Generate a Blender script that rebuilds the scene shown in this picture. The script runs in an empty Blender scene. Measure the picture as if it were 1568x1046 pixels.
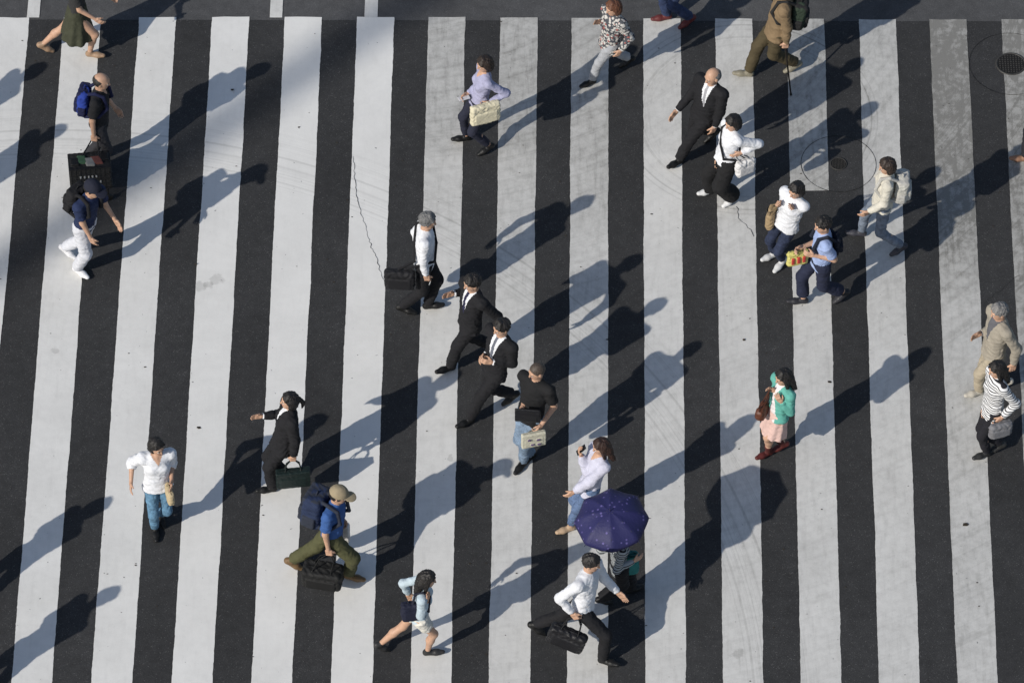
import bpy, math, random, time
import numpy as np
T0=time.time()
random.seed(7); np.random.seed(7)
scene=bpy.context.scene
scene.view_settings.view_transform='Standard'
scene.view_settings.look='None'; scene.view_settings.exposure=0
ZOOM=None
# ------------------------------------------------------------ camera / survey
TH=math.radians(50.0); FPX=8970.0; DIST=70.0
CAM=np.array([0.0,-DIST*math.cos(TH),DIST*math.sin(TH)])
Fv=np.array([0,math.cos(TH),-math.sin(TH)]); Rv=np.array([1.0,0,0]); Uv=np.array([0,math.sin(TH),math.cos(TH)])
def P(u,v,z=0.0):
    """survey: world position at height z of a feature measured in the photograph"""
    d=Fv*FPX+Rv*(u-784.0)-Uv*(v-522.5)
    t=(z-CAM[2])/d[2]
    return CAM+d*t
def PY(u,v,y):
    """survey: world position of a feature known to lie in the vertical plane Y=y"""
    d=Fv*FPX+Rv*(u-784.0)-Uv*(v-522.5)
    return CAM+d*((y-CAM[1])/d[1])
cam=bpy.data.cameras.new('camera'); camo=bpy.data.objects.new('camera',cam)
scene.collection.objects.link(camo)
camo.location=CAM.tolist(); camo.rotation_euler=(math.radians(90)-TH,0,0)
cam.sensor_width=36; cam.lens=36*FPX/1568; cam.clip_start=1; cam.clip_end=3000
if ZOOM:
    cam.lens*=ZOOM[2]; cam.shift_x=(ZOOM[0]-784)/1568*ZOOM[2]; cam.shift_y=-(ZOOM[1]-522.5)/1568*ZOOM[2]
scene.camera=camo

# ------------------------------------------------------------ light
SUN_EL=math.radians(33); L=np.array([0.743,0.669]); L/=np.linalg.norm(L)
w=bpy.data.worlds.new('World'); scene.world=w; w.use_nodes=True
nt=w.node_tree; nt.nodes.clear()
sky=nt.nodes.new('ShaderNodeTexSky'); sky.sky_type='NISHITA'; sky.sun_disc=False
sky.sun_elevation=SUN_EL; sky.sun_rotation=math.atan2(-L[0],-L[1])%(2*math.pi)
bg=nt.nodes.new('ShaderNodeBackground'); bg.inputs[1].default_value=0.105
wo=nt.nodes.new('ShaderNodeOutputWorld')
nt.links.new(sky.outputs[0],bg.inputs[0]); nt.links.new(bg.outputs[0],wo.inputs[0])
sl=bpy.data.lights.new('sun','SUN'); sl.energy=4.0; sl.angle=math.radians(0.6); sl.color=(1,0.95,0.87)
so=bpy.data.objects.new('sun',sl); scene.collection.objects.link(so)
from mathutils import Vector
ld=Vector((L[0]*math.cos(SUN_EL),L[1]*math.cos(SUN_EL),-math.sin(SUN_EL)))
so.rotation_euler=ld.to_track_quat('-Z','Y').to_euler(); so.location=(-30,-30,40)

# ------------------------------------------------------------ materials
class N:
    def __init__(s,name):
        s.m=bpy.data.materials.new(name); s.m.use_nodes=True; s.t=s.m.node_tree
        s.b=s.t.nodes['Principled BSDF']
    def l(s,a,b): s.t.links.new(a,b)
    def geo(s): return s.t.nodes.new('ShaderNodeNewGeometry').outputs['Position']
    def noise(s,vec,scale,detail=3,rough=0.5):
        x=s.t.nodes.new('ShaderNodeTexNoise'); x.inputs['Scale'].default_value=scale
        x.inputs['Detail'].default_value=detail; x.inputs['Roughness'].default_value=rough
        s.l(vec,x.inputs['Vector']); return x.outputs['Fac']
    def mapr(s,val,a,b,c=0,d=1):
        x=s.t.nodes.new('ShaderNodeMapRange'); s.l(val,x.inputs[0])
        x.inputs[1].default_value=a;x.inputs[2].default_value=b;x.inputs[3].default_value=c;x.inputs[4].default_value=d
        return x.outputs[0]
    def math(s,op,a,b=None,c=None):
        x=s.t.nodes.new('ShaderNodeMath'); x.operation=op
        for i,v in enumerate((a,b,c)):
            if v is None: continue
            if isinstance(v,(int,float)): x.inputs[i].default_value=v
            else: s.l(v,x.inputs[i])
        return x.outputs[0]
    def mix(s,f,a,b):
        x=s.t.nodes.new('ShaderNodeMix'); x.data_type='RGBA'
        if isinstance(f,(int,float)): x.inputs[0].default_value=f
        else: s.l(f,x.inputs[0])
        for i,v in ((6,a),(7,b)):
            if isinstance(v,(tuple,list)): x.inputs[i].default_value=(*v[:3],1)
            else: s.l(v,x.inputs[i])
        return x.outputs[2]
    def bump(s,h,strength,dist):
        x=s.t.nodes.new('ShaderNodeBump'); x.inputs['Strength'].default_value=strength
        x.inputs['Distance'].default_value=dist; s.l(h,x.inputs['Height']); s.l(x.outputs[0],s.b.inputs['Normal'])
def rough(m,v): m.b.inputs['Roughness'].default_value=v

def asphalt(name,lo,hi,spk):
    m=N(name); g=m.geo()
    a=m.noise(g,95,2,0.6); b=m.noise(g,0.55,5,0.6); c=m.noise(g,7,4,0.65)
    v=m.t.nodes.new('ShaderNodeTexVoronoi'); v.inputs['Scale'].default_value=42; m.l(g,v.inputs['Vector'])
    sp=m.mapr(v.outputs['Distance'],0.0,0.33,1,0)
    base=m.mix(m.mapr(a,0.3,0.7),(lo,lo,lo*1.02),(hi,hi,hi*1.02))
    base=m.mix(m.math('MULTIPLY',sp,m.mapr(m.noise(g,23,1),0.42,0.66,0,0.9)),base,(spk,spk*0.98,spk*0.95))
    f=m.math('MULTIPLY_ADD',m.mapr(b,0.3,0.7),0.4,0.72); f=m.math('MULTIPLY',f,m.mapr(c,0.25,0.75,0.8,1.2))
    vm=m.t.nodes.new('ShaderNodeVectorMath'); vm.operation='SCALE'; m.l(base,vm.inputs[0]); m.l(f,vm.inputs['Scale'])
    m.l(vm.outputs[0],m.b.inputs['Base Color']); rough(m,0.88); m.b.inputs['Specular IOR Level'].default_value=0.3
    m.bump(m.math('ADD',a,sp),0.5,0.004)
    return m.m
M_asph=asphalt('asphalt_dark',0.024,0.044,0.15)
M_asph2=asphalt('asphalt_road',0.055,0.095,0.17)

def paint_mat():
    m=N('road_paint'); g=m.geo()
    at=m.t.nodes.new('ShaderNodeAttribute'); at.attribute_name='wear'; wear=at.outputs['Fac']
    big=m.noise(g,1.1,5,0.6); med=m.noise(g,9,5,0.7); fine=m.noise(g,110,2,0.6)
    mp=m.t.nodes.new('ShaderNodeMapping'); mp.inputs['Scale'].default_value=(1,0.12,1); m.l(g,mp.inputs[0])
    streak=m.noise(mp.outputs[0],14,4,0.7)
    def dist(px,py,warp=None):
        vm=m.t.nodes.new('ShaderNodeVectorMath'); vm.operation='DISTANCE'
        cm=m.t.nodes.new('ShaderNodeCombineXYZ'); sx=m.t.nodes.new('ShaderNodeSeparateXYZ'); m.l(g,sx.inputs[0])
        m.l(sx.outputs[0],cm.inputs[0]); m.l(sx.outputs[1],cm.inputs[1])
        m.l(cm.outputs[0],vm.inputs[0]); vm.inputs[1].default_value=(px,py,0)
        return vm.outputs['Value']
    def scuff(cx,cy,r0,r1,sc):
        d=dist(cx,cy)
        x=m.t.nodes.new('ShaderNodeTexNoise'); x.noise_dimensions='1D'; x.inputs['Scale'].default_value=sc; x.inputs['Detail'].default_value=4; x.inputs['Roughness'].default_value=0.75
        m.l(d,x.inputs['W'])
        st=m.mapr(x.outputs['Fac'],0.5,0.66)
        band=m.math('MULTIPLY',m.mapr(d,r0,r0+0.3),m.mapr(d,r1,r1-0.3))
        return m.math('MULTIPLY',st,band)
    pa=P(1180,150); pb=P(900,760)
    s1=scuff(pa[0]-0.3,pa[1]-0.3,1.15,1.75,16)
    s2=scuff(pb[0]-6.5,pb[1]-3.0,8.1,9.2,14)
    s3=scuff(P(600,-200)[0],P(600,-200)[1],0.5,40,7)
    f=m.math('MULTIPLY_ADD',m.mapr(big,0.3,0.72),0.16,m.math('MULTIPLY',wear,0.85))
    f=m.math('MULTIPLY_ADD',m.math('MULTIPLY',m.mapr(med,0.42,0.75),m.math('ADD',wear,0.12)),0.45,f)
    f=m.math('MULTIPLY_ADD',m.math('MULTIPLY',m.mapr(streak,0.5,0.75),m.math('ADD',wear,0.1)),0.4,f)
    f=m.math('MULTIPLY_ADD',s1,0.35,f); f=m.math('MULTIPLY_ADD',s2,0.20,f)
    f=m.math('MULTIPLY_ADD',m.math('MULTIPLY',s3,wear),0.22,f)
    for (u,v_,r) in((332,428,0.10),(305,438,0.10),(318,436,0.06),(85,537,0.06),(1130,1000,0.08),(690,700,0.05)):
        p=P(u,v_); dd=m.math('ADD',dist(p[0],p[1]),m.math('MULTIPLY',m.math('SUBTRACT',m.noise(g,14,3),0.5),0.16))
        f=m.math('MULTIPLY_ADD',m.mapr(dd,r,r*0.6),0.22,f)
    f=m.math('MINIMUM',f,1.0)
    col=m.mix(f,(0.75,0.74,0.71),(0.20,0.195,0.18))
    chips=m.math('MULTIPLY',m.mapr(fine,0.60,0.72),m.math('MULTIPLY_ADD',wear,0.8,0.10))
    spots=m.mapr(m.noise(g,17,2,0.5),0.735,0.76,0,0.7)
    sxx=m.math('MAXIMUM',chips,spots)
    col=m.mix(sxx,col,(0.05,0.05,0.05))
    m.l(col,m.b.inputs['Base Color']); rough(m,0.75); m.b.inputs['Specular IOR Level'].default_value=0.3
    m.bump(m.math('ADD',fine,med),0.35,0.003)
    return m.m
M_paint=paint_mat()

_c={}
def cloth(col,kind='plain',rg=0.85,bump=0.4):
    key=(tuple(col),kind,rg)
    if key in _c: return _c[key]
    m=N('fabric_%s_%d'%(kind,len(_c))); g=m.geo()
    c=tuple(col)
    if kind=='stripe':
        sx=m.t.nodes.new('ShaderNodeSeparateXYZ'); m.l(g,sx.inputs[0])
        z=m.math('SINE',m.math('MULTIPLY_ADD',m.noise(g,5,1),2.0,m.math('MULTIPLY',sx.outputs[2],190)))
        base=m.mix(m.mapr(z,0.35,0.5),c,(0.015,0.015,0.02))
    elif kind=='floral':
        v=m.t.nodes.new('ShaderNodeTexVoronoi'); v.inputs['Scale'].default_value=28; m.l(g,v.inputs['Vector'])
        v2=m.t.nodes.new('ShaderNodeTexVoronoi'); v2.inputs['Scale'].default_value=15; m.l(g,v2.inputs['Vector'])
        base=m.mix(m.mapr(v.outputs['Distance'],0.40,0.55),c,(0.06,0.065,0.075))
        base=m.mix(m.mapr(v2.outputs['Distance'],0.2,0.3,1,0),base,(0.32,0.09,0.08))
    elif kind=='dots':
        v=m.t.nodes.new('ShaderNodeTexVoronoi'); v.inputs['Scale'].default_value=15; v.inputs['Randomness'].default_value=0.8; m.l(g,v.inputs['Vector'])
        base=m.mix(m.mapr(v.outputs['Distance'],0.14,0.24,1,0),c,(0.10,0.085,0.24))
    elif kind=='hair':
        mp=m.t.nodes.new('ShaderNodeMapping'); mp.inputs['Scale'].default_value=(1,1,0.15); m.l(g,mp.inputs[0])
        base=m.mix(m.mapr(m.noise(mp.outputs[0],120,3,0.7),0.35,0.7),tuple(x*0.6 for x in c),tuple(x*1.7 for x in c))
    elif kind=='skin':
        base=m.mix(m.mapr(m.noise(g,22,3),0.3,0.7),tuple(x*0.88 for x in c),tuple(min(1,x*1.08) for x in c))
    elif kind=='denim':
        base=m.mix(m.mapr(m.noise(g,16,4,0.7),0.35,0.7),tuple(x*0.7 for x in c),tuple(min(1,x*1.35) for x in c))
    else:
        base=m.mix(m.mapr(m.noise(g,9,4,0.6),0.3,0.7),tuple(x*0.85 for x in c),tuple(min(1,x*1.08) for x in c))
    m.l(base,m.b.inputs['Base Color']); rough(m,rg)
    m.b.inputs['Specular IOR Level'].default_value=0.25 if kind not in('skin','hair') else 0.4
    if kind=='skin': pass
    elif kind=='hair': m.bump(m.noise(g,90,3,0.7),0.6,0.008)
    else: m.bump(m.noise(g,34,4,0.6),bump,0.012)
    _c[key]=m.m; return m.m

# ------------------------------------------------------------ SDF modelling kit
def nrm(v): v=np.asarray(v,float); return v/(np.linalg.norm(v)+1e-12)
class Prim: pass
def mk(f,lo,hi,g,k,amp=0,seed=0):
    p=Prim(); p.g=g;p.k=k;p.lo=np.array(lo,float)-0.03;p.hi=np.array(hi,float)+0.03
    if amp:
        fq=2.6 if g=='hair' else 1.0
        def f2(X):
            x=X[...,0]*fq+seed;y=X[...,1]*fq;z=X[...,2]*(fq if fq==1 else 1.2)
            wv=np.sin(x*44+2.4*np.sin(z*26+seed))*np.sin(z*58+2.5*np.sin(x*27+y*31))+0.6*np.sin(y*55+2*np.sin(z*37+seed))+0.35*np.sin(z*97+3*np.sin((x+y)*40))
            return f(X)+amp*wv
        p.f=f2
    else: p.f=f
    return p
def cone(a,b,ra,rb,g,k=0.02,flat=1,ax=None,amp=0,seed=0):
    a=np.asarray(a,float);b=np.asarray(b,float); ba=b-a; L2=float(ba@ba)+1e-9
    if ax is not None: ax=nrm(ax)
    def f(X):
        q=X-a; t=np.clip((q@ba)/L2,0,1); r=q-t[...,None]*ba
        if ax is not None:
            c=r@ax; r=r+(c*(1/flat-1))[...,None]*ax
        d=np.sqrt((r*r).sum(-1))-(ra+(rb-ra)*t)
        return d*(0.85 if flat!=1 else 1)
    R=max(ra,rb); 
    return mk(f,np.minimum(a,b)-R,np.maximum(a,b)+R,g,k,amp,seed)
def cyl(a,b,ra,rb,g,k=0.02,flat=1,ax=None,amp=0,seed=0,fold=0,nf=9):
    a=np.asarray(a,float);b=np.asarray(b,float); ba=b-a; Ln=float(np.linalg.norm(ba)); L2=Ln*Ln
    if ax is None: ax=nrm(np.cross(ba,[0.3,0.2,0.1]))
    ax=nrm(ax-ba*(ax@ba)/L2); sx=np.cross(ba/Ln,ax)
    def f(X):
        q=X-a; tt=(q@ba)/L2; t=np.clip(tt,0,1); r=q-tt[...,None]*ba
        c=r@ax/flat; s=r@sx
        rad=np.sqrt(c*c+s*s)
        R=ra+(rb-ra)*t
        if fold: R=R*(1+fold*t*np.sin(np.arctan2(c,s)*nf+seed+2*t))
        d=(rad-R)*0.85
        return np.maximum(d,(np.abs(tt-0.5)-0.5)*Ln)
    R=max(ra,rb)*1.15
    return mk(f,np.minimum(a,b)-R,np.maximum(a,b)+R,g,k,amp,seed)
def ell(c,r,axes,g,k=0.02,amp=0,seed=0,cut=None):
    c=np.asarray(c,float); A=np.array([nrm(x) for x in axes]); r=np.asarray(r,float)
    def f(X):
        q=(X-c)@A.T; k0=np.sqrt(((q/r)**2).sum(-1)); k1=np.sqrt(((q/r**2)**2).sum(-1))+1e-9
        d=k0*(k0-1)/k1
        if cut is not None:
            for (cn,ct) in cut: d=np.maximum(d,(X-c)@cn-ct)
        return d
    R=r.max(); return mk(f,c-R,c+R,g,k,amp,seed)
def box(c,h,axes,g,k=0.01,rd=0.015,amp=0,seed=0):
    c=np.asarray(c,float); A=np.array([nrm(x) for x in axes]); h=np.asarray(h,float)-rd
    def f(X):
        q=np.abs((X-c)@A.T)-h
        return np.sqrt((np.maximum(q,0)**2).sum(-1))+np.minimum(q.max(-1),0)-rd
    R=np.linalg.norm(h)+rd; return mk(f,c-R,c+R,g,k,amp,seed)
def smin(a,b,k):
    h=np.maximum(k-np.abs(a-b),0)/k
    return np.minimum(a,b)-h*h*k*0.25
def surfnet(D,lo,h):
    S=D<0
    cnt=np.zeros(tuple(np.array(D.shape)-1),np.int8)
    nx,ny,nz=D.shape
    for a in(0,1):
        for b in(0,1):
            for c in(0,1): cnt+=S[a:nx-1+a,b:ny-1+b,c:nz-1+c]
    act=(cnt>0)&(cnt<8); ii=np.argwhere(act); idx=np.full(act.shape,-1,np.int64); idx[act]=np.arange(len(ii))
    offs=[(a,b,c) for a in(0,1) for b in(0,1) for c in(0,1)]
    vals={o:D[ii[:,0]+o[0],ii[:,1]+o[1],ii[:,2]+o[2]] for o in offs}
    acc=np.zeros((len(ii),3)); n=np.zeros(len(ii))
    for o in offs:
        for ax in range(3):
            if o[ax]==0:
                o2=list(o);o2[ax]=1;o2=tuple(o2)
                va,vb=vals[o],vals[o2]; mm=(va<0)!=(vb<0)
                t=np.where(mm,va/np.where(mm,va-vb,1),0)
                pt=np.tile(np.array(o,float),(len(ii),1)); pt[:,ax]+=t
                acc+=pt*mm[:,None]; n+=mm
    V=lo+h*(ii+acc/n[:,None])
    Q=[]
    for ax in range(3):
        sl0=[slice(None)]*3; sl1=[slice(None)]*3; sl0[ax]=slice(0,-1); sl1[ax]=slice(1,None)
        E=S[tuple(sl0)]!=S[tuple(sl1)]
        e=np.argwhere(E)
        o1,o2=[(1,2),(2,0),(0,1)][ax]
        e=e[(e[:,o1]>0)&(e[:,o2]>0)&(e[:,o1]<D.shape[o1]-1)&(e[:,o2]<D.shape[o2]-1)]
        def gi(d1,d2):
            x=e.copy(); x[:,o1]+=d1; x[:,o2]+=d2; return idx[x[:,0],x[:,1],x[:,2]]
        q=np.stack([gi(-1,-1),gi(0,-1),gi(0,0),gi(-1,0)],1)
        ins=S[e[:,0],e[:,1],e[:,2]]
        q[~ins]=q[~ins][:,::-1]
        Q.append(q)
    return V,np.concatenate(Q)
def polygonise(prims,h,groups):
    lo=np.min([p.lo for p in prims],0)-2*h; hi=np.max([p.hi for p in prims],0)+2*h
    dims=np.ceil((hi-lo)/h).astype(int)+1
    G={g:np.full(dims,1.0,np.float32) for g in sorted(set(p.g for p in prims))}
    for p in prims:
        i0=np.maximum(((p.lo-lo)/h).astype(int),0); i1=np.minimum(((p.hi-lo)/h).astype(int)+2,dims)
        X=np.stack(np.meshgrid(*[lo[a]+h*np.arange(i0[a],i1[a]) for a in range(3)],indexing='ij'),-1)
        s=tuple(slice(i0[a],i1[a]) for a in range(3))
        G[p.g][s]=smin(G[p.g][s],p.f(X),p.k)
    D=None
    for g in G: D=G[g] if D is None else np.minimum(D,G[g])
    V,Q=surfnet(D,lo,h)
    C=V[Q].mean(1)
    best=np.full(len(C),9.0); lab=np.zeros(len(C),int)
    for g in G:
        d=np.full(len(C),1.0)
        for p in prims:
            if p.g!=g: continue
            mk_=((C>p.lo-0.01)&(C<p.hi+0.01)).all(1)
            if mk_.any(): d[mk_]=smin(d[mk_],p.f(C[mk_]),p.k)
        m=d<best; best[m]=d[m]; lab[m]=groups.index(g)
    return V,Q,lab,C
def make_obj(name,parts,mats,origin):
    Vs=[];Qs=[];Ls=[];o=0
    for V,Q,lab in parts:
        Vs.append(V);Qs.append(Q+o);Ls.append(lab);o+=len(V)
    V=np.concatenate(Vs)-np.asarray(origin);Q=np.concatenate(Qs);Lb=np.concatenate(Ls)
    me=bpy.data.meshes.new(name)
    me.vertices.add(len(V)); me.vertices.foreach_set('co',V.astype(np.float32).ravel())
    me.loops.add(Q.size); me.loops.foreach_set('vertex_index',Q.astype(np.int32).ravel())
    me.polygons.add(len(Q)); me.polygons.foreach_set('loop_start',np.arange(0,Q.size,4,dtype=np.int32))
    try: me.polygons.foreach_set('loop_total',np.full(len(Q),4,dtype=np.int32))
    except Exception: pass
    me.polygons.foreach_set('material_index',Lb.astype(np.int32))
    me.polygons.foreach_set('use_smooth',np.ones(len(Q),dtype=bool))
    for m in mats: me.materials.append(m)
    me.update(); me.validate()
    ob=bpy.data.objects.new(name,me); scene.collection.objects.link(ob); ob.location=[float(x) for x in origin]
    return ob

# ------------------------------------------------------------ people
UP=np.array([0,0,1.0])
GR=['skin','top','bottom','shoes','hair','inner','tie','lips','eye','hat','sock','iris']
SKIN=(0.48,0.29,0.195)
def ik(a,b,l1,l2,pole):
    v=b-a; d=np.linalg.norm(v); mx=(l1+l2)*0.995
    if d>mx: b=a+v/d*mx; d=mx
    dr=nrm(b-a); x=(l1*l1-l2*l2+d*d)/(2*d); h=math.sqrt(max(l1*l1-x*x,0))
    p=nrm(pole-dr*(pole@dr)); return a+dr*x+p*h,b
def hand_prims(wr,d,fwd,left,side,s,curl,h=None):
    d=nrm(d); v=fwd*max(-d@UP,0)+UP*abs(d@fwd)+UP*0.3*abs(d@left)+fwd*0.3*abs(d@left)+fwd*0.05
    wv=nrm(v-d*(v@d)); n=np.cross(d,wv)
    if n@(-side*left-0.3*UP)<0: n=-n
    pr=[cone(wr-d*0.03*s,wr+d*0.015*s,0.026*s,0.025*s,'skin',0.02)]
    pc=wr+d*0.052*s
    pr.append(box(pc,np.array([0.045,0.040,0.015])*s,[d,wv,n],'skin',0.015,0.013*s))
    for i,(off,ln) in enumerate(((0.030,0.068),(0.010,0.078),(-0.010,0.072),(-0.029,0.056))):
        b0=wr+d*0.088*s+wv*off*s
        a1=curl*0.5; a2=curl*1.25
        d1=nrm(d*math.cos(a1)+n*math.sin(a1)+wv*off*1.5); d2=nrm(d*math.cos(a2)+n*math.sin(a2)+wv*off*1.2)
        b1=b0+d1*ln*0.5*s; b2=b1+d2*ln*0.5*s
        pr.append(cone(b0,b1,0.0095*s,0.0085*s,'skin',0.004)); pr.append(cone(b1,b2,0.0085*s,0.007*s,'skin',0.004))
    t0=wr+d*0.025*s+wv*0.030*s; t1=t0+nrm(d*0.7+wv*0.6+n*0.35)*0.038*s; t2=t1+nrm(d*0.9+wv*0.2+n*0.5)*0.032*s
    pr.append(cone(t0,t1,0.014*s,0.011*s,'skin',0.01)); pr.append(cone(t1,t2,0.0105*s,0.0085*s,'skin',0.005))
    grip=wr+d*0.085*s+n*0.03*s
    return pr,grip,n
def head_prims(c,f,l,u,hs,hair,fem):
    pr=[]; A=[l,f,u]
    def q(a,b,cc): return c+(l*a+f*b+u*cc)*hs
    pr.append(ell(q(0,-0.012,0.022),np.array([0.076,0.093,0.088])*hs,A,'skin',0.03))
    pr.append(ell(q(0,0.022,-0.03),np.array([0.060,0.066,0.085])*hs,A,'skin',0.03))
    pr.append(ell(q(0,0.050,-0.088),np.array([0.034,0.030,0.026])*hs,A,'skin',0.03))
    pr.append(cone(q(0,0.086,0.008),q(0,0.102,-0.030),0.008*hs,0.012*hs,'skin',0.012))
    pr.append(cone(q(-0.035,0.073,0.022),q(0.035,0.073,0.022),0.011*hs,0.011*hs,'skin',0.015))
    for s in(-1,1):
        pr.append(ell(q(0.078*s,-0.008,-0.01),np.array([0.012,0.020,0.033])*hs,A,'skin',0.008))
        pr.append(ell(q(0.031*s,0.078,0.0),np.array([0.016,0.010,0.010])*hs,A,'eye',0.002))
        pr.append(ell(q(0.031*s,0.086,0.0),np.array([0.008,0.006,0.009])*hs,A,'iris',0.002))
        pr.append(cone(q(0.018*s,0.088,0.022),q(0.046*s,0.079,0.022),0.005*hs,0.004*hs,'hair',0.002))
    pr.append(ell(q(0,0.083,-0.056),np.array([0.024,0.009,0.008])*hs,A,'lips',0.002))
    cn=nrm(f*0.8-u*0.6)
    cut=[(cn,0.040*hs)]
    if hair in('short','bob','long','tail','grey'):
        pr.append(ell(q(0,-0.016,0.028),np.array([0.090,0.106,0.102])*hs,A,'hair',0.01,0.005,c[0]*9,cut))
        for i,(sx_,ff,uu) in enumerate(((-0.05,0.055,0.075),(-0.015,0.066,0.082),(0.025,0.066,0.082),(0.055,0.052,0.073))):
            pr.append(cone(q(sx_*0.5,0.0,0.115),q(sx_*1.2,ff,uu-0.012),0.026*hs,0.015*hs,'hair',0.015,amp=0.002,seed=i))
    if hair in('bob','long','tail'):
        pr.append(ell(q(0,-0.026,-0.018),np.array([0.100,0.094,0.128])*hs,A,'hair',0.02,0.005,c[0]*7,[(f,0.044*hs)]))
    if hair=='long':
        for s in(-1,0,1):
            pr.append(cone(q(0.045*s,-0.07,-0.04),q(0.06*s,-0.085,-0.25),0.055*hs,0.030*hs,'hair',0.03,amp=0.005,seed=s))
        for s in(-1,1): pr.append(cone(q(0.078*s,0.0,0.0),q(0.085*s,0.015,-0.19),0.028*hs,0.018*hs,'hair',0.02,amp=0.003,seed=s))
    if hair=='tail':
        pr.append(ell(q(0,-0.115,0.015),np.array([0.03,0.03,0.03])*hs,A,'hair',0.01))
        pr.append(cone(q(0,-0.12,0.01),q(0,-0.165,-0.06),0.03*hs,0.026*hs,'hair',0.01,amp=0.003))
        pr.append(cone(q(0,-0.165,-0.06),q(0,-0.15,-0.16),0.026*hs,0.012*hs,'hair',0.01,amp=0.003))
    if hair=='bald':
        pr.append(ell(q(0,-0.022,0.0),np.array([0.087,0.095,0.086])*hs,A,'hair',0.01,0.002,1.3,[(f,0.02*hs)]))
    if hair=='shaved':
        pr.append(ell(q(0,-0.013,0.024),np.array([0.0795,0.0965,0.092])*hs,A,'hair',0.01,0,0,cut))
    if hair=='cap':
        pr.append(ell(q(0,-0.018,0.0),np.array([0.088,0.10,0.09])*hs,A,'hair',0.01,0.003,1.3,cut))
        pr.append(ell(q(0,-0.008,0.038),np.array([0.098,0.112,0.10])*hs,A,'hat',0.012,0.001,1,[(-u,0.008*hs)]))
        pr.append(ell(q(0,0.125,0.032),np.array([0.078,0.075,0.011])*hs,A,'hat',0.01))
    return pr
def person(name,H,fem,face,head,feet,hands=(None,None),hair='short',hcol=(0.012,0.010,0.009),top=None,bottom=None,
           shoes=(0.012,0.012,0.012),skin=SKIN,heady=0,curl=(0.45,0.45),hatcol=(0.4,0.34,0.22),pitch=14,sock=None):
    top=top or {}; bottom=bottom or {}
    a=math.radians(face); fwd=np.array([math.cos(a),math.sin(a),0]); left=np.array([-math.sin(a),math.cos(a),0])
    s=H/1.7; sd=len(name)+head[0]*0.013
    fc=[P(f[0],f[1],0.04) for f in feet]
    if (fc[0]-fc[1])@left<0: order=[1,0]
    else: order=[0,1]
    fc=[fc[i] for i in order]; ft=[feet[i] for i in order]       # left, right
    ank=[];seg=[]
    for i in(0,1):
        p=math.radians(ft[i][2]); yo=math.radians(ft[i][3] if len(ft[i])>3 else (8 if i==0 else -8))
        fh=fwd*math.cos(yo)+left*math.sin(yo)
        d=fh*math.cos(p)-UP*math.sin(p); pu=UP*math.cos(p)+fh*math.sin(p)
        heel=fc[i]-d*0.095*s; toe=fc[i]+d*0.095*s
        dz=0.037*s-min(heel[2],toe[2]); heel=heel+UP*dz; toe=toe+UP*dz
        seg.append((heel,toe,pu,fh)); ank.append(heel+d*0.03*s+pu*0.055*s)
    mid=(fc[0]+fc[1])/2; mid[2]=0
    hw=0.052*H; Ll=(0.245+0.238)*H*0.99; zp=0.525*H
    for it in range(5):
        hc=P(head[0],head[1],zp+0.405*H)
        off=(hc-mid)*np.array([1,1,0]); 
        pel=mid+off*0.55; pel[2]=zp
        m=0.525*H
        for i,sg in((0,1),(1,-1)):
            hp=pel+left*sg*hw; dd=np.linalg.norm((hp-ank[i])[:2]); m=min(m,ank[i][2]+math.sqrt(max(Ll*Ll-dd*dd,0.25))+0.015*H)
        zp=m
    upv=nrm(hc-0.02*fwd-pel); Ls=np.linalg.norm(hc-pel)
    def S(t): return pel+upv*Ls*t
    fw=nrm(fwd-upv*(fwd@upv))
    hips=[pel+left*hw-UP*0.015*H,pel-left*hw-UP*0.015*H]
    knees=[];ank2=[]
    for i in(0,1):
        k,b=ik(hips[i],ank[i],0.245*H,0.238*H,fwd+left*(0.12 if i==0 else -0.12)); knees.append(k);ank2.append(b)
    sw=(0.100 if fem else 0.112)*H
    st=((fc[0]-fc[1])@fwd); tw=-0.25*max(-1,min(1,st/0.7)); 
    lsh=nrm(left+fwd*tw); 
    nb=S(0.755)-fw*0.01; sh=[S(0.70)+lsh*sw-fw*0.01,S(0.70)-lsh*sw-fw*0.01]
    fsh=nrm(fw-lsh*(fw@lsh))
    wr=[];elb=[]
    for i,sg in((0,1),(1,-1)):
        h=hands[i]; La=0.326*H
        if h is None:
            fo=(fc[i]-mid)@fwd; dx=max(-0.3,min(0.3,-fo*0.8+0.04))
            t=sh[i]+fwd*dx+left*sg*0.05-UP*math.sqrt((La*0.965)**2-dx*dx-0.0025)
        else:
            if h[0]=='p': t=P(h[1],h[2],h[3])
            elif h[0]=='y': t=PY(h[1],h[2],pel[1]-h[3])
            else: t=pel*np.array([1,1,0])+fwd*h[1]+left*h[2]+UP*h[3]
            t=t-nrm(t-sh[i])*0.06*s
        pole=-fwd*0.85+left*sg*0.22-UP*0.45
        e,b=ik(sh[i],t,0.176*H,0.150*H,pole); elb.append(e);wr.append(b)
    # ---- body primitives
    pr=[]; ax=fsh
    tk=top.get('kind','shirt'); loose=top.get('loose',0.0)+(0.012 if tk=='jacket' else 0)
    sl=top.get('sleeve','long'); hem=top.get('hem',0.46 if tk=='jacket' else 0.49)
    wa=(0.93 if fem else 1.0)*s; A=[lsh,fsh,upv]; Ah=[left,fw,upv]
    am=0.0045
    pr.append(ell(S(0.50),np.array([0.165*wa+loose,0.112*wa+loose,0.215*s]),A,'top',0.05,am,sd))
    if fem:
        for sg in(-1,1): pr.append(ell(S(0.50)+lsh*0.07*s*sg+fsh*0.075*s,np.array([0.055,0.05,0.055])*s,A,'top',0.04))
    pr.append(ell(S(0.22),np.array([(0.128 if fem else 0.145)*s+loose,(0.095 if fem else 0.115)*s+loose,0.2*s]),Ah,'top',0.06,am,sd))
    zh=(hem*H-0.525*H)/Ls
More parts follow.
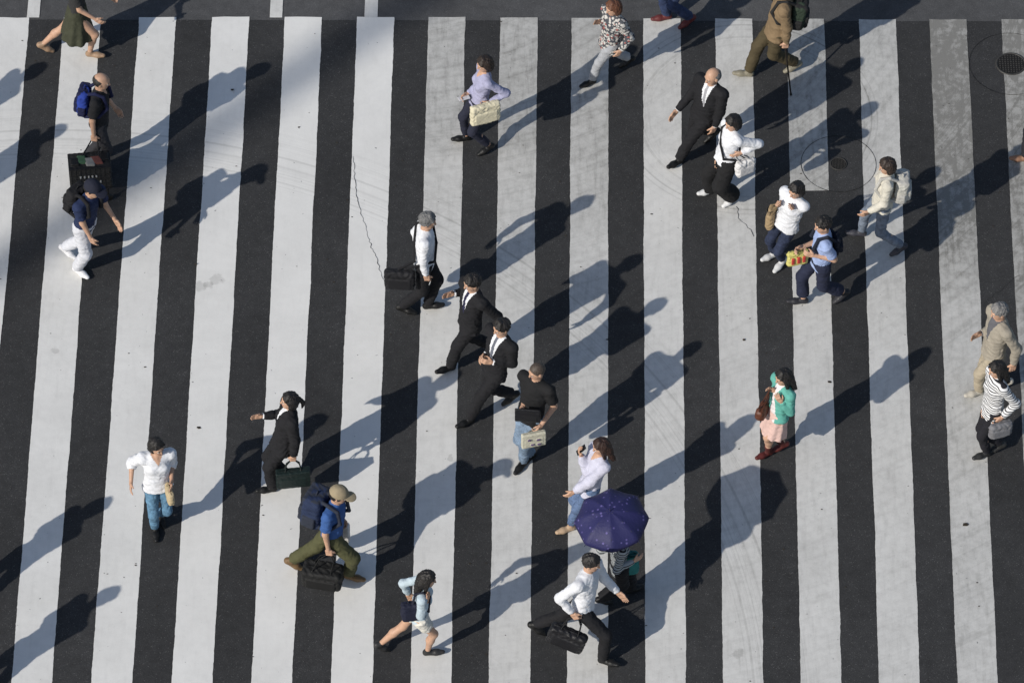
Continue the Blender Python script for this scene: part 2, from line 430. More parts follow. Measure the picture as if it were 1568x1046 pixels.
    pr.append(cyl(S(0.2),S(zh),(0.135 if fem else 0.145)*s+loose,(0.172)*s+loose*1.3,'top',0.03,0.72,fw,am,sd))
    pr.append(cone(sh[0],sh[1],0.060*s+loose*0.6,0.060*s+loose*0.6,'top',0.05,amp=am*0.6,seed=sd))
    pr.append(cone(nb-upv*0.03,S(0.66),0.060*s,0.10*s,'top',0.05,0.8,fsh))
    nr=0.050*s*(0.88 if fem else 1.05)
    pr.append(cone(S(0.70),hc-upv*0.05-fwd*0.01,nr,nr,'skin',0.02))
    if tk in('jacket','shirt') and top.get('collar',True):
        pr.append(cyl(nb-upv*0.005*s,nb+upv*0.036*s+fw*0.008,0.066*s,0.058*s,'inner' if tk=='jacket' else 'top',0.01,0.95,fw))
    ka=0.82 if sl=='long' else 1.0
    for i,sg in((0,1),(1,-1)):
        e,wv=elb[i],wr[i]; ss=sh[i]
        pr.append(cone(ss,e,0.046*s*ka,0.037*s*ka,'skin',0.02)); pr.append(cone(e,wv,0.038*s*ka,0.024*s,'skin',0.02))
        bl=0.0 if not top.get('puff') else 0.015
        if sl=='long':
            pr.append(cone(ss,e,0.062*wa+loose*0.5,0.050*s+loose*0.5+bl,'top',0.03,amp=am*0.9,seed=sd))
            pr.append(cone(e,e+(wv-e)*0.6,0.050*s+loose*0.5+bl,0.042*s+loose*0.4+bl,'top',0.03,amp=am*0.9,seed=sd+1))
            pr.append(cyl(e+(wv-e)*0.5,e+(wv-e)*0.95,0.044*s+loose*0.4+bl,0.037*s+loose*0.4,'top',0.02,amp=am*0.6,seed=sd))
            if tk=='jacket': pr.append(cyl(e+(wv-e)*0.9,e+(wv-e)*1.0,0.034*s,0.034*s,'inner',0.01))
        elif sl=='roll':
            pr.append(cone(ss,e,0.060*wa+bl,0.052*s+bl,'top',0.03,amp=am,seed=sd))
            pr.append(cyl(e,e+(wv-e)*0.35,0.052*s+bl,0.048*s+bl*0.5,'top',0.02,amp=am*0.6,seed=sd))
        elif sl=='short':
            pr.append(cyl(ss,ss+(e-ss)*0.72,0.064*wa+bl,0.066*s+bl,'top',0.03,amp=am*0.8,seed=sd))
    # legs
    bk=bottom.get('kind','pants'); br=bottom.get('r',0.0); cuff=bottom.get('cuff',0.062)*s
    kl=0.72 if bk in('pants','jeans') else 1.0
    pr.append(ell(pel-UP*0.01,np.array([0.162*s if fem else 0.158*s,0.118*s,0.125*s]),[left,fwd,UP],'bottom',0.05,0.003,sd))
    for i in(0,1):
        hp,kn,an=hips[i],knees[i],ank2[i]
        cf=kn+(an-kn)*0.38-fwd*0.015*s
        pr.append(cone(hp,kn,0.078*s*kl,0.050*s*kl,'skin',0.02)); pr.append(cone(kn,cf,0.049*s*kl,0.051*s*kl,'skin',0.03)); pr.append(cone(cf,an,0.050*s*kl,0.032*s,'skin',0.03))
        if bk in('pants','jeans'):
            pr.append(cone(hp,kn,0.090*s+br*0.5,0.063*s+br,'bottom',0.03,amp=am,seed=sd))
            pr.append(cone(kn,kn+(an-kn)*0.7,0.063*s+br,cuff,'bottom',0.03,amp=am,seed=sd+2))
            pr.append(cyl(kn+(an-kn)*0.5,kn+(an-kn)*bottom.get('len',0.97),0.060*s+br*0.9,cuff,'bottom',0.02,amp=am*0.8,seed=sd))
        elif bk=='shorts':
            pr.append(cyl(hp,hp+(kn-hp)*bottom.get('len',0.45),0.098*s,0.092*s+br,'bottom',0.04,amp=am,seed=sd))
        h_,t_,pu,fh=seg[i]
        ball=h_+(t_-h_)*0.68; g='shoes'
        pr.append(cone(h_,ball,0.036*s,0.043*s,g,0.02,0.92,pu)); pr.append(cone(ball,t_+ (t_-h_)*0.08,0.042*s,0.030*s,g,0.02,0.85,pu))
        pr.append(cone(h_+pu*0.01*s,an-pu*0.012*s,0.038*s,0.040*s,g,0.02))
        if sock: pr.append(cyl(an-UP*0.02,an+(kn-an)*0.35,0.040*s,0.050*s,'sock',0.01))
    if bk=='skirt':
        zl=bottom.get('z',0.28)*H; m2=(knees[0]+knees[1])/2; b=np.array([m2[0]*0.5+pel[0]*0.5-fwd[0]*0.02,m2[1]*0.5+pel[1]*0.5-fwd[1]*0.02,zl])
        pr.append(cyl(pel+upv*0.1*s,b,0.14*s,bottom.get('hemr',0.25)*s,'bottom',0.03,0.8,fwd,0.003,sd,0.07,9))
    GV,GQ,lab,C=polygonise(pr,0.0115 if tk!='jacket' else 0.0095,GR)
    rel=C-nb; dz=rel@upv; dsd=np.abs(rel@lsh); df=rel@fsh
    ti=GR.index('top')
    if tk=='jacket':
        op=top.get('open',0.30); mk1=(lab==ti)&(df>0.0)&(dz<0.05)&(dz>-op)&(dsd<0.004+(op+dz)*0.19)
        lab[mk1]=GR.index('inner')
        if top.get('tie') is not None:
            mk2=mk1&(dsd<0.019); lab[mk2]=GR.index('tie')
    elif top.get('vneck',0)>0:
        op=top['vneck']; mk1=(lab==ti)&(df>0.0)&(dz<0.06)&(dz>-op)&(dsd<(op+dz)*0.6); lab[mk1]=GR.index('inner' if 'inner' in top else 'skin')
    if top.get('openfront'):
        mk1=(lab==ti)&(df>0.02)&(dsd<0.045+0.02*np.sin(dz*9)); lab[mk1]=GR.index('inner')
    parts=[(GV,GQ,lab)]
    ha=math.radians(heady); hf=fwd*math.cos(ha)+left*math.sin(ha); pt=math.radians(pitch); hl=np.cross(UP,hf)
    hf2=hf*math.cos(pt)-UP*math.sin(pt); hu=np.cross(hf2,hl)
    hp_=head_prims(hc,hf2,hl,hu,(0.97 if fem else 1.0)*math.sqrt(s),hair,fem)
    hp_.append(cone(hc-hu*0.05-hf*0.015,nb+upv*0.02,nr,nr,'skin',0.02))
    V,Q,lb,_=polygonise(hp_,0.0065,GR); parts.append((V,Q,lb))
    grips=[]
    for i,sg in((0,1),(1,-1)):
        hs=(0.95 if fem else 1.03)*s
        hp2,gp,n=hand_prims(wr[i],wr[i]-elb[i],fwd,left,sg,hs,curl[i]); grips.append(gp)
        V,Q,lb,_=polygonise(hp2,0.005,GR); parts.append((V,Q,lb))
    mats=[cloth(skin,'skin',0.55),cloth(top.get('col',(0.7,0.7,0.7)),top.get('pat','plain')),
          cloth(bottom.get('col',(0.02,0.02,0.025)),bottom.get('pat','denim' if bk=='jeans' else 'plain')),
          cloth(shoes,'plain',0.45),cloth(hcol,'hair',0.5),cloth(top.get('inner',(0.68,0.69,0.71))),
          cloth(top.get('tie') or (0.03,0.03,0.06)),cloth((0.42,0.14,0.12),'skin',0.5),cloth((0.6,0.58,0.55),'skin',0.4),
          cloth(hatcol),cloth(sock or (0.05,0.05,0.05)),cloth((0.01,0.008,0.006),'skin',0.3)]
    make_obj(name,parts,mats,mid)
    return dict(fwd=fwd,left=left,fw=fw,fsh=fsh,lsh=lsh,up=upv,pel=pel,S=S,sh=sh,wr=wr,elb=elb,grip=grips,nb=nb,hc=hc,s=s,H=H,mid=mid)

# ------------------------------------------------------------ carried things
def solid(name,prims,h,gm,origin):
    gs=list(gm.keys()); V,Q,lb,_=polygonise(prims,h,gs)
    return make_obj(name,[(V,Q,lb)],[gm[g] for g in gs],origin)
def bag(name,c,f,size,col,handle=None,col2=None,pat='plain',tilt=0,soft=True,rg=0.7,extra=None,mark=(0.45,0.05,0.04)):
    f=nrm(f); l=nrm(np.cross(UP,f)); u=UP
    if tilt: f,u=nrm(f*math.cos(tilt)+UP*math.sin(tilt)),nrm(UP*math.cos(tilt)-f*math.sin(tilt))
    a,b,h=size
    pr=[box(c,(a/2,b/2,h/2),[f,l,u],'body',0.02,min(b*0.42,0.04) if soft else 0.012,0.005 if soft else 0.0015,a*30)]
    pr.append(box(c+l*b*0.42-u*h*0.12,(a*0.38,b*0.16,h*0.28),[f,l,u],'body',0.01,0.012))
    pr.append(box(c-l*b*0.42-u*h*0.12,(a*0.38,b*0.16,h*0.28),[f,l,u],'body',0.01,0.012))
    pr.append(box(c+u*h*0.5,(a*0.44,0.006,0.006),[f,l,u],'trim',0.004,0.004))
    if handle is not None:
        for sl_ in(-1,1):
            for sf in(-1,1):
                p0=c+u*h*0.46+f*a*0.24*sf+l*b*0.3*sl_; mid=p0*0.4+handle*0.6+f*a*0.09*sf
                pr.append(cone(p0,mid,0.008,0.008,'trim',0.006)); pr.append(cone(mid,handle,0.008,0.008,'trim',0.006))
    gm={'body':cloth(col,pat,rg),'trim':cloth(col2 or tuple(x*0.6 for x in col),'plain',0.6)}
    if extra: pr+=extra(c,f,l,u); gm['mark']=cloth(mark)
    return solid(name,pr,0.007,gm,c)
def backpack(name,b,col,col2,size=(0.30,0.17,0.44),drop=0.0):
    f,l,u=b['fsh'],b['lsh'],b['up']; s=b['s']; a,d,h=size
    c=b['S'](0.44)-f*(0.12*s+d/2)-u*drop
    pr=[box(c,(a/2,d/2,h/2),[l,f,u],'body',0.03,0.06,0.005,2)]
    pr.append(box(c-f*d*0.5-u*h*0.16,(a*0.38,0.045,h*0.24),[l,f,u],'body2',0.02,0.03,0.003,2))
    pr.append(box(c+u*h*0.36-f*0.01,(a*0.46,d*0.48,h*0.14),[l,f,u],'body2',0.02,0.04,0.003,2))
    for sg in(-1,1):
        pr.append(box(c+l*sg*a*0.5-u*h*0.2,(0.03,d*0.35,h*0.18),[l,f,u],'body2',0.02,0.025,0.003,2))
        sh=b['sh'][0 if sg>0 else 1]; k=b['nb']*0.42+sh*0.58
        pts=[c+u*h*0.45+l*sg*0.07+f*d*0.4,k+u*0.062*s-f*0.02,k+u*0.03*s+f*0.085*s,b['S'](0.5)+l*sg*0.11*s+f*0.125*s,b['S'](0.32)+l*sg*0.155*s+f*0.03*s,c-u*h*0.4+l*sg*0.12+f*d*0.3]
        for i in range(5): pr.append(cone(pts[i],pts[i+1],0.022,0.022,'strap',0.01))
    pr.append(cone(c+u*h*0.5-l*0.03,c+u*(h*0.5+0.03),0.008,0.008,'strap',0.01)); pr.append(cone(c+u*h*0.5+l*0.03,c+u*(h*0.5+0.03),0.008,0.008,'strap',0.01))
    solid(name,pr,0.009,{'body':cloth(col),'body2':cloth(tuple(x*0.85 for x in col) if col2 is None else col2),'strap':cloth(col2 or col)},c)
def shoulder_strap(name,b,side,bagpt,col,r=0.014,other=None):
    i=0 if side>0 else 1; f,l,u=b['fsh'],b['lsh'],b['up']; s=b['s']
    j=i if other is None else 1-i; k=b['nb']*0.35+b['sh'][j]*0.65+u*0.066*s
    if other is None:
        pts1=[k,k+f*0.09*s-u*0.06*s,b['S'](0.35)+l*side*0.15*s+f*0.1*s,bagpt+f*0.06]; pts2=[k,k-f*0.09*s-u*0.06*s,b['S'](0.35)+l*side*0.16*s-f*0.1*s,bagpt-f*0.06]
    else:
        pts1=[k,k+f*0.10*s-u*0.06*s,b['S'](0.45)+f*0.135*s,b['S'](0.18)+l*side*0.13*s+f*0.12*s,bagpt+f*0.04]; pts2=[k,k-f*0.10*s-u*0.06*s,b['S'](0.45)-f*0.13*s,b['S'](0.18)+l*side*0.13*s-f*0.12*s,bagpt-f*0.04]
    pr=[]
    for pts in(pts1,pts2):
        for q in range(len(pts)-1): pr.append(cone(pts[q],pts[q+1],r,r,'s',0.01))
    solid(name,pr,0.008,{'s':cloth(col)},k)

BK=(0.012,0.012,0.014); NAVY=(0.018,0.025,0.06); WH=(0.66,0.67,0.70)
# --- top-left
person('walking_woman',1.60,True,-5,(124,-42),[(70,77,35),(146,84,-5)],((None),('y',150,34,0.2)),'bob',top=dict(col=(0.03,0.03,0.03),sleeve='short'),bottom=dict(kind='skirt',col=(0.045,0.048,0.03),z=0.24,hemr=0.27),shoes=(0.30,0.2,0.13))
b=person('walking_man',1.68,False,-8,(156,124),[(136,250,10),(156,262,0)],(None,('y',143,218,0.2)),'bald',hcol=(0.02,0.018,0.016),top=dict(col=(0.016,0.016,0.018),sleeve='short',vneck=0.04),bottom=dict(col=(0.03,0.03,0.035)),curl=(0.5,1.5))
backpack('backpack',b,(0.02,0.045,0.26),(0.012,0.015,0.05),(0.27,0.14,0.40)); cartman=b
b=person('walking_man',1.68,False,-35,(142,289),[(104,389,30),(124,417,0)],(None,('y',142,372,0.2)),'cap',hatcol=(0.015,0.017,0.03),top=dict(col=(0.016,0.026,0.07),sleeve='short'),bottom=dict(col=(0.55,0.56,0.6),r=0.012,cuff=0.07),shoes=(0.7,0.7,0.72))
backpack('backpack',b,(0.012,0.012,0.014),None,(0.28,0.15,0.38))
# --- left / lower-left
b=person('walking_woman',1.60,True,-75,(240,683),[(238,816,0),(246,796,25)],(('y',263,742,0.1),('y',198,744,0.1)),'bob',top=dict(col=WH,sleeve='roll',puff=1,loose=0.018,vneck=0.08),bottom=dict(kind='jeans',col=(0.10,0.20,0.30),cuff=0.05),heady=25)
bag('handbag',b['grip'][0]-UP*0.14,b['fwd'],(0.22,0.07,0.2),(0.45,0.36,0.22),b['grip'][0])
b=person('businesswoman',1.66,True,187,(443,613),[(408,750,-8),(438,738,30)],(('y',450,708,0.2),('y',396,640,-0.15)),'tail',top=dict(kind='jacket',col=BK,hem=0.45,open=0.14,loose=0.01),bottom=dict(col=BK,r=0.01),curl=(1.5,0.3),pitch=0)
bag('briefcase',PY(449,731,b['mid'][1]-0.24),b['fwd'],(0.40,0.10,0.27),(0.010,0.018,0.017),b['grip'][0],soft=False,rg=0.4)
b=person('hiker',1.72,False,-12,(519,757),[(450,868,38),(543,884,-5)],(('y',521,797,-0.2),('y',503,846,0.22)),'cap',hatcol=(0.28,0.23,0.15),top=dict(col=(0.04,0.10,0.28),sleeve='short'),bottom=dict(col=(0.075,0.075,0.035),r=0.02,cuff=0.07),shoes=(0.16,0.10,0.05),curl=(1.4,1.5))
backpack('backpack',b,(0.018,0.028,0.065),(0.025,0.03,0.045),(0.34,0.24,0.50))
bag('duffel_bag',PY(494,880,b['mid'][1]-0.24),b['fwd'],(0.46,0.24,0.27),(0.012,0.012,0.012),b['grip'][1])
bag('paper_bag',PY(522,814,b['mid'][1]+0.18),b['fwd'],(0.20,0.09,0.30),(0.62,0.6,0.58),b['grip'][0],soft=False)
b=person('walking_woman',1.60,True,8,(655,886),[(585,995,45),(664,998,-5)],(('y',622,912,-0.2),('y',658,922,0.15)),'long',top=dict(col=(0.42,0.50,0.55),sleeve='long'),bottom=dict(kind='shorts',col=(0.62,0.60,0.54),len=0.5),shoes=(0.03,0.03,0.03),heady=-10)
bag('handbag',PY(633,934,b['mid'][1]-0.17),b['fwd'],(0.28,0.12,0.28),(0.012,0.014,0.03))
shoulder_strap('bag_strap',b,-1,PY(633,922,b['mid'][1]-0.17),(0.015,0.017,0.03))
# --- centre
b=person('office_worker',1.70,False,-5,(655,338),[(622,476,15),(664,468,-5)],(None,('y',653,434,0.17)),'grey',hcol=(0.11,0.11,0.11),top=dict(col=WH,sleeve='long'),bottom=dict(col=BK,r=0.008),curl=(0.5,0.8))
bag('briefcase',PY(612,427,b['mid'][1]-0.16),b['fwd'],(0.36,0.12,0.30),(0.012,0.012,0.014))
shoulder_strap('bag_strap',b,-1,PY(616,412,b['mid'][1]-0.16),BK,0.016,other=1)
b=person('businessman',1.74,False,200,(723,433),[(682,566,-8),(752,540,35)],(None,('y',690,454,-0.12)),'short',top=dict(kind='jacket',col=BK,tie=(0.02,0.02,0.05)),bottom=dict(col=BK,r=0.008),curl=(0.4,0.2))
b=person('businessman',1.72,False,208,(768,501),[(712,648,-8),(782,614,35)],(('y',748,558,0.16),('y',742,550,0.02)),'short',top=dict(kind='jacket',col=BK,tie=(0.12,0.13,0.16),open=0.34),bottom=dict(col=BK,r=0.008),curl=(0.9,0.9))
b=person('walking_man',1.70,False,230,(822,568),[(797,714,0),(808,703,5)],(('y',828,656,0.22),('y',798,634,0.15)),'shaved',hcol=(0.06,0.045,0.035),top=dict(col=(0.012,0.012,0.013),sleeve='short',loose=0.01,hem=0.47),bottom=dict(kind='jeans',col=(0.16,0.22,0.30),cuff=0.058,r=0.004),curl=(1.5,1.2),heady=-25)
bag('paper_bag',PY(817,672,b['mid'][1]-0.26),np.array([1,0.25,0]),(0.29,0.06,0.23),(0.50,0.48,0.38),b['grip'][0],soft=False,
    extra=lambda c,f,l,u:[box(c-l*0.042+f*x+u*z,(0.022,0.008,0.012),[f,l,u],'mark',0.003,0.005) for x,z in((-0.06,0.04),(0.05,0.02),(-0.02,-0.05),(0.06,-0.06))],mark=(0.10,0.07,0.14))
bag('document_folder',PY(808,636,b['mid'][1]-0.2),np.array([1,-0.1,0]),(0.30,0.03,0.22),(0.01,0.01,0.012),soft=False,rg=0.4)
b=person('walking_woman',1.60,True,195,(920,683),[(866,810,0),(905,800,30)],(('y',873,757,0.2),('y',884,700,0.0)),'long',hcol=(0.032,0.015,0.010),top=dict(col=(0.50,0.50,0.60),sleeve='long',loose=0.012,puff=1,hem=0.44,vneck=0.06),bottom=dict(kind='jeans',col=(0.10,0.15,0.26),cuff=0.05,len=0.88),shoes=(0.42,0.30,0.2),curl=(0.4,1.2))
solid('smartphone',[box(b['grip'][1],(0.036,0.004,0.072),[b['left'],b['fwd']*0.7+UP*0.7,-b['fwd']*0.7+UP*0.7],'s',0.002,0.003)],0.003,{'s':cloth((0.01,0.01,0.012),'plain',0.2)},b['grip'][1])
ub=person('walking_woman',1.50,True,15,(948,817),[(925,922,25),(972,900,0)],(('y',952,842,0.02),('l',0.15,-0.18,0.95)),'bob',top=dict(col=(0.30,0.32,0.33),pat='stripe',sleeve='long',hem=0.42),bottom=dict(col=(0.012,0.012,0.014),r=0.02,cuff=0.08),curl=(1.5,0.5))
b=person('office_worker',1.72,False,-18,(906,861),[(822,967,40),(932,1014,-8)],(('y',950,911,-0.15),('y',875,944,0.2)),'short',top=dict(col=WH,sleeve='long',loose=0.01),bottom=dict(col=BK,r=0.008),curl=(0.2,1.5))
bag('briefcase',PY(868,976,b['mid'][1]-0.22),b['fwd'],(0.44,0.13,0.31),(0.012,0.012,0.014),b['grip'][1],rg=0.45,tilt=-0.25)
# --- top centre
b=person('walking_woman',1.60,True,200,(742,98),[(706,212,-5),(744,231,20)],(('y',750,162,0.18),('y',713,149,0.0)),'bob',hcol=(0.022,0.014,0.01),top=dict(col=(0.33,0.33,0.46),sleeve='long',vneck=0.06),bottom=dict(col=(0.018,0.02,0.035),cuff=0.05,len=0.9),curl=(1.3,1.2))
bag('tote_bag',PY(743,173,b['mid'][1]-0.27),b['fwd'],(0.38,0.10,0.32),(0.60,0.55,0.40),b['grip'][0],col2=(0.5,0.46,0.34))
solid('smartphone',[box(b['grip'][1]+UP*0.01,(0.036,0.004,0.072),[b['left'],UP,b['fwd']],'s',0.002,0.003)],0.003,{'s':cloth((0.5,0.5,0.52),'plain',0.3)},b['grip'][1])
b=person('elderly_woman',1.54,True,205,(939,12),[(900,128,-5),(960,98,30)],(('y',950,82,0.2),('y',915,40,0.05)),'bob',hcol=(0.10,0.04,0.02),top=dict(col=(0.50,0.48,0.45),pat='floral',sleeve='long',loose=0.02,hem=0.42),bottom=dict(col=(0.34,0.35,0.37),cuff=0.06,len=0.92),shoes=(0.012,0.012,0.012))
person('walking_man',1.72,False,200,(1045,-103),[(1013,27,0),(1052,37,25)],top=dict(col=(0.08,0.09,0.12)),bottom=dict(kind='jeans',col=(0.03,0.045,0.10)),shoes=(0.12,0.03,0.03))
b=person('elderly_man',1.70,False,188,(1203,-18),[(1138,113,-5),(1214,106,25)],(('y',1204,74,0.2),('y',1172,58,-0.12)),'grey',hcol=(0.2,0.2,0.2),top=dict(col=(0.20,0.14,0.08),loose=0.02,hem=0.45),bottom=dict(col=(0.07,0.055,0.03),r=0.015,cuff=0.065),shoes=(0.22,0.20,0.15),curl=(1.5,0.4))
backpack('backpack',b,(0.03,0.045,0.03),(0.02,0.02,0.02),(0.28,0.18,0.42))
ct=P(1211,146,0.0); gh=b['grip'][0]
solid('walking_cane',[cone(gh,ct+UP*0.02,0.012,0.010,'s',0.01),cone(gh+b['fwd']*0.07,gh-b['fwd']*0.05,0.013,0.013,'s',0.01),cone(ct+UP*0.012,ct+UP*0.03,0.015,0.013,'s',0.01)],0.006,{'s':cloth((0.015,0.012,0.01),'plain',0.4)},ct)
# --- right group
b=person('businessman',1.72,False,213,(1091,117),[(1034,251,-8),(1090,212,35)],(('y',1090,210,0.2),None),'bald',hcol=(0.12,0.12,0.12),top=dict(kind='jacket',col=BK,tie=(0.3,0.3,0.32)),bottom=dict(col=BK,r=0.008))
b=person('walking_woman',1.60,True,208,(1122,188),[(1082,294,-5),(1118,309,15)],(('y',1136,238,0.15),('y',1097,258,0.0)),'bob',top=dict(col=WH,sleeve='long',loose=0.012),bottom=dict(col=(0.012,0.012,0.013),r=0.04,cuff=0.115,len=0.9),shoes=(0.65,0.65,0.65))
bag('handbag',PY(1141,255,b['mid'][1]-0.24),b['fwd'],(0.26,0.1,0.24),(0.62,0.61,0.6),b['grip'][0])
shoulder_strap('bag_strap',b,1,PY(1139,245,b['mid'][1]-0.22),BK,0.014,other=1)
b=person('walking_woman',1.60,True,222,(1219,291),[(1178,393,-5),(1194,407,15)],(('y',1206,318,0.15),('y',1190,320,0.1)),'bob',top=dict(col=WH,sleeve='long',loose=0.018,hem=0.5),bottom=dict(kind='jeans',col=(0.022,0.03,0.06),cuff=0.05,len=0.88),shoes=(0.6,0.6,0.6),curl=(1.0,1.2))
bag('tote_bag',PY(1181,332,b['mid'][1]-0.02),np.array([0.3,1,0]),(0.24,0.09,0.26),(0.32,0.23,0.13),b['grip'][1])
b=person('walking_man',1.68,False,195,(1260,344),[(1221,461,-5),(1288,458,35)],(('y',1242,394,0.17),('y',1224,384,0.0)),'short',top=dict(col=(0.30,0.38,0.60),sleeve='short',hem=0.47),bottom=dict(col=(0.018,0.022,0.045),len=0.8,cuff=0.075,r=0.012),shoes=(0.03,0.03,0.035),curl=(1.3,1.4))
bag('shopping_bag',PY(1221,394,b['mid'][1]-0.08),np.array([1,0.3,0]),(0.26,0.08,0.24),(0.55,0.50,0.16),b['grip'][1],extra=lambda c,f,l,u:[box(c-l*0.05+f*x,(0.018,0.012,0.05),[f,l,u],'mark',0.004,0.006) for x in(-0.07,0.0,0.07)])
backpack('backpack',b,(0.015,0.018,0.03),None,(0.20,0.08,0.28))
b=person('walking_woman',1.62,True,188,(1358,254),[(1311,357,-5),(1376,386,30)],(('y',1326,329,0.2),None),'bob',top=dict(col=(0.58,0.55,0.47),sleeve='long',loose=0.012),bottom=dict(kind='jeans',col=(0.16,0.19,0.24),cuff=0.052),shoes=(0.05,0.05,0.06),hcol=(0.03,0.02,0.015))
backpack('backpack',b,(0.50,0.49,0.44),(0.42,0.41,0.38),(0.28,0.16,0.38))
b=person('walking_woman',1.58,True,205,(1199,577),[(1170,696,-5),(1194,686,20)],(('y',1190,618,0.18),('y',1184,604,0.1)),'long',top=dict(col=(0.11,0.36,0.30),sleeve='long',openfront=1,inner=(0.70,0.66,0.66),loose=0.01),bottom=dict(kind='skirt',col=(0.62,0.43,0.38),z=0.30,hemr=0.20),shoes=(0.09,0.02,0.018),sock=(0.08,0.02,0.018),curl=(0.9,0.9))
bag('handbag',PY(1167,629,b['mid'][1]-0.08),np.array([0.5,1,0]),(0.22,0.1,0.17),(0.10,0.035,0.02),b['grip'][1],rg=0.45)
b=person('elderly_man',1.70,False,195,(1530,477),[(1492,602,-5),(1536,592,30)],(None,('y',1498,517,0.0)),'grey',hcol=(0.16,0.155,0.15),top=dict(kind='jacket',col=(0.30,0.27,0.22),inner=(0.1,0.1,0.11),loose=0.008),bottom=dict(col=(0.36,0.31,0.23),r=0.012,cuff=0.068),shoes=(0.45,0.42,0.36))
b=person('walking_woman',1.60,True,200,(1526,565),[(1503,697,-5),(1526,688,25)],(('y',1534,644,0.2),('y',1506,641,0.0)),'long',top=dict(col=(0.66,0.66,0.66),pat='stripe',sleeve='long',loose=0.012,hem=0.45),bottom=dict(col=(0.014,0.014,0.018),cuff=0.055),shoes=(0.03,0.03,0.03))
bag('handbag',PY(1532,657,b['mid'][1]-0.23),b['fwd'],(0.28,0.1,0.22),(0.16,0.16,0.17),b['grip'][0])
person('walking_man',1.70,False,190,(1612,112),[(1562,243,-5),(1625,240,25)],(('y',1567,216,0.1),None),top=dict(col=(0.2,0.2,0.22)),shoes=(0.25,0.14,0.09))
# --- people just outside the frame
person('walking_woman',1.62,True,10,(-107,815),[(-125,940,20),(-85,945,0)],hair='bob',top=dict(col=(0.3,0.1,0.1)))
person('walking_man',1.70,False,10,(-112,960),[(-135,1095,20),(-85,1092,0)],top=dict(col=(0.3,0.3,0.3)))
person('businessman',1.70,False,190,(-178,225),[(-205,352,0),(-150,356,20)],top=dict(kind='jacket',col=BK))
person('walking_woman',1.60,True,190,(-190,125),[(-215,245,0),(-165,250,20)],hair='bob',top=dict(col=(0.4,0.4,0.5)))

# umbrella
def umbrella():
    from mathutils import Matrix
    apex=P(934,782,1.60); tilt=nrm(np.array([-0.10,-0.12,1.0])); R=0.43; Hh=0.20
    x=nrm(np.cross(tilt,[0,1,0])); y=np.cross(tilt,x)
    V=[apex.tolist()];F=[];nr=9;ns=64
    for i in range(1,nr+1):
        t=i/nr
        for j in range(ns):
            a=2*math.pi*j/ns; ph=(j%8)/8.0; sc=math.sin(math.pi*ph)
            rr=R*math.sin(t*1.25)/math.sin(1.25)*(1-0.075*sc*t); zz=-Hh*(1-math.cos(t*1.25))/(1-math.cos(1.25))-0.034*sc*t*(1-0.3*t)
            V.append((apex+x*rr*math.cos(a)+y*rr*math.sin(a)+tilt*zz).tolist())
    for j in range(ns): F.append((0,1+j,1+(j+1)%ns))
    for i in range(nr-1):
        for j in range(ns):
            a=1+i*ns+j;b=1+i*ns+(j+1)%ns;F.append((a,a+ns,b+ns,b))
    me=bpy.data.meshes.new('canopy'); me.from_pydata(V,[],F); me.update()
    me.transform(Matrix.Translation((-apex).tolist()))
    for p in me.polygons: p.use_smooth=True
    me.materials.append(cloth((0.022,0.022,0.085),'dots',0.55))
    em=bpy.data.objects.new('umbrella',None); em.location=apex.tolist(); scene.collection.objects.link(em)
    o=bpy.data.objects.new('canopy',me); scene.collection.objects.link(o); o.parent=em
    m=o.modifiers.new('thickness','SOLIDIFY'); m.thickness=0.002
    pr=[]
    grip=ub['grip'][0]
    pr.append(cone(apex+tilt*0.05,apex,0.005,0.006,'s',0.004)); pr.append(cone(apex,grip,0.006,0.006,'s',0.004))
    dn=nrm(grip-apex); pr.append(cone(grip-dn*0.05,grip+dn*0.08,0.012,0.012,'s',0.004))
    for j in range(8):
        a=2*math.pi*j/8; prev=None
        for t in(0.05,0.35,0.65,1.0):
            rr=R*math.sin(t*1.25)/math.sin(1.25); zz=-Hh*(1-math.cos(t*1.25))/(1-math.cos(1.25))-0.002
            q=apex+x*rr*math.cos(a)+y*rr*math.sin(a)+tilt*zz
            if prev is not None: pr.append(cone(prev,q,0.0045,0.0045,'s',0.002))
            prev=q
        pr.append(cone(prev,prev+ (x*math.cos(a)+y*math.sin(a)-tilt*0.6)*0.018,0.004,0.004,'s',0.002))
    f=solid('frame',pr,0.0045,{'s':cloth((0.035,0.035,0.07),'plain',0.4)},apex)
    f.parent=em; f.location=(0,0,0)
umbrella()
bag('tote_bag',PY(962,862,ub['mid'][1]-0.1),ub['fwd'],(0.24,0.12,0.34),(0.02,0.16,0.15),ub['grip'][1])
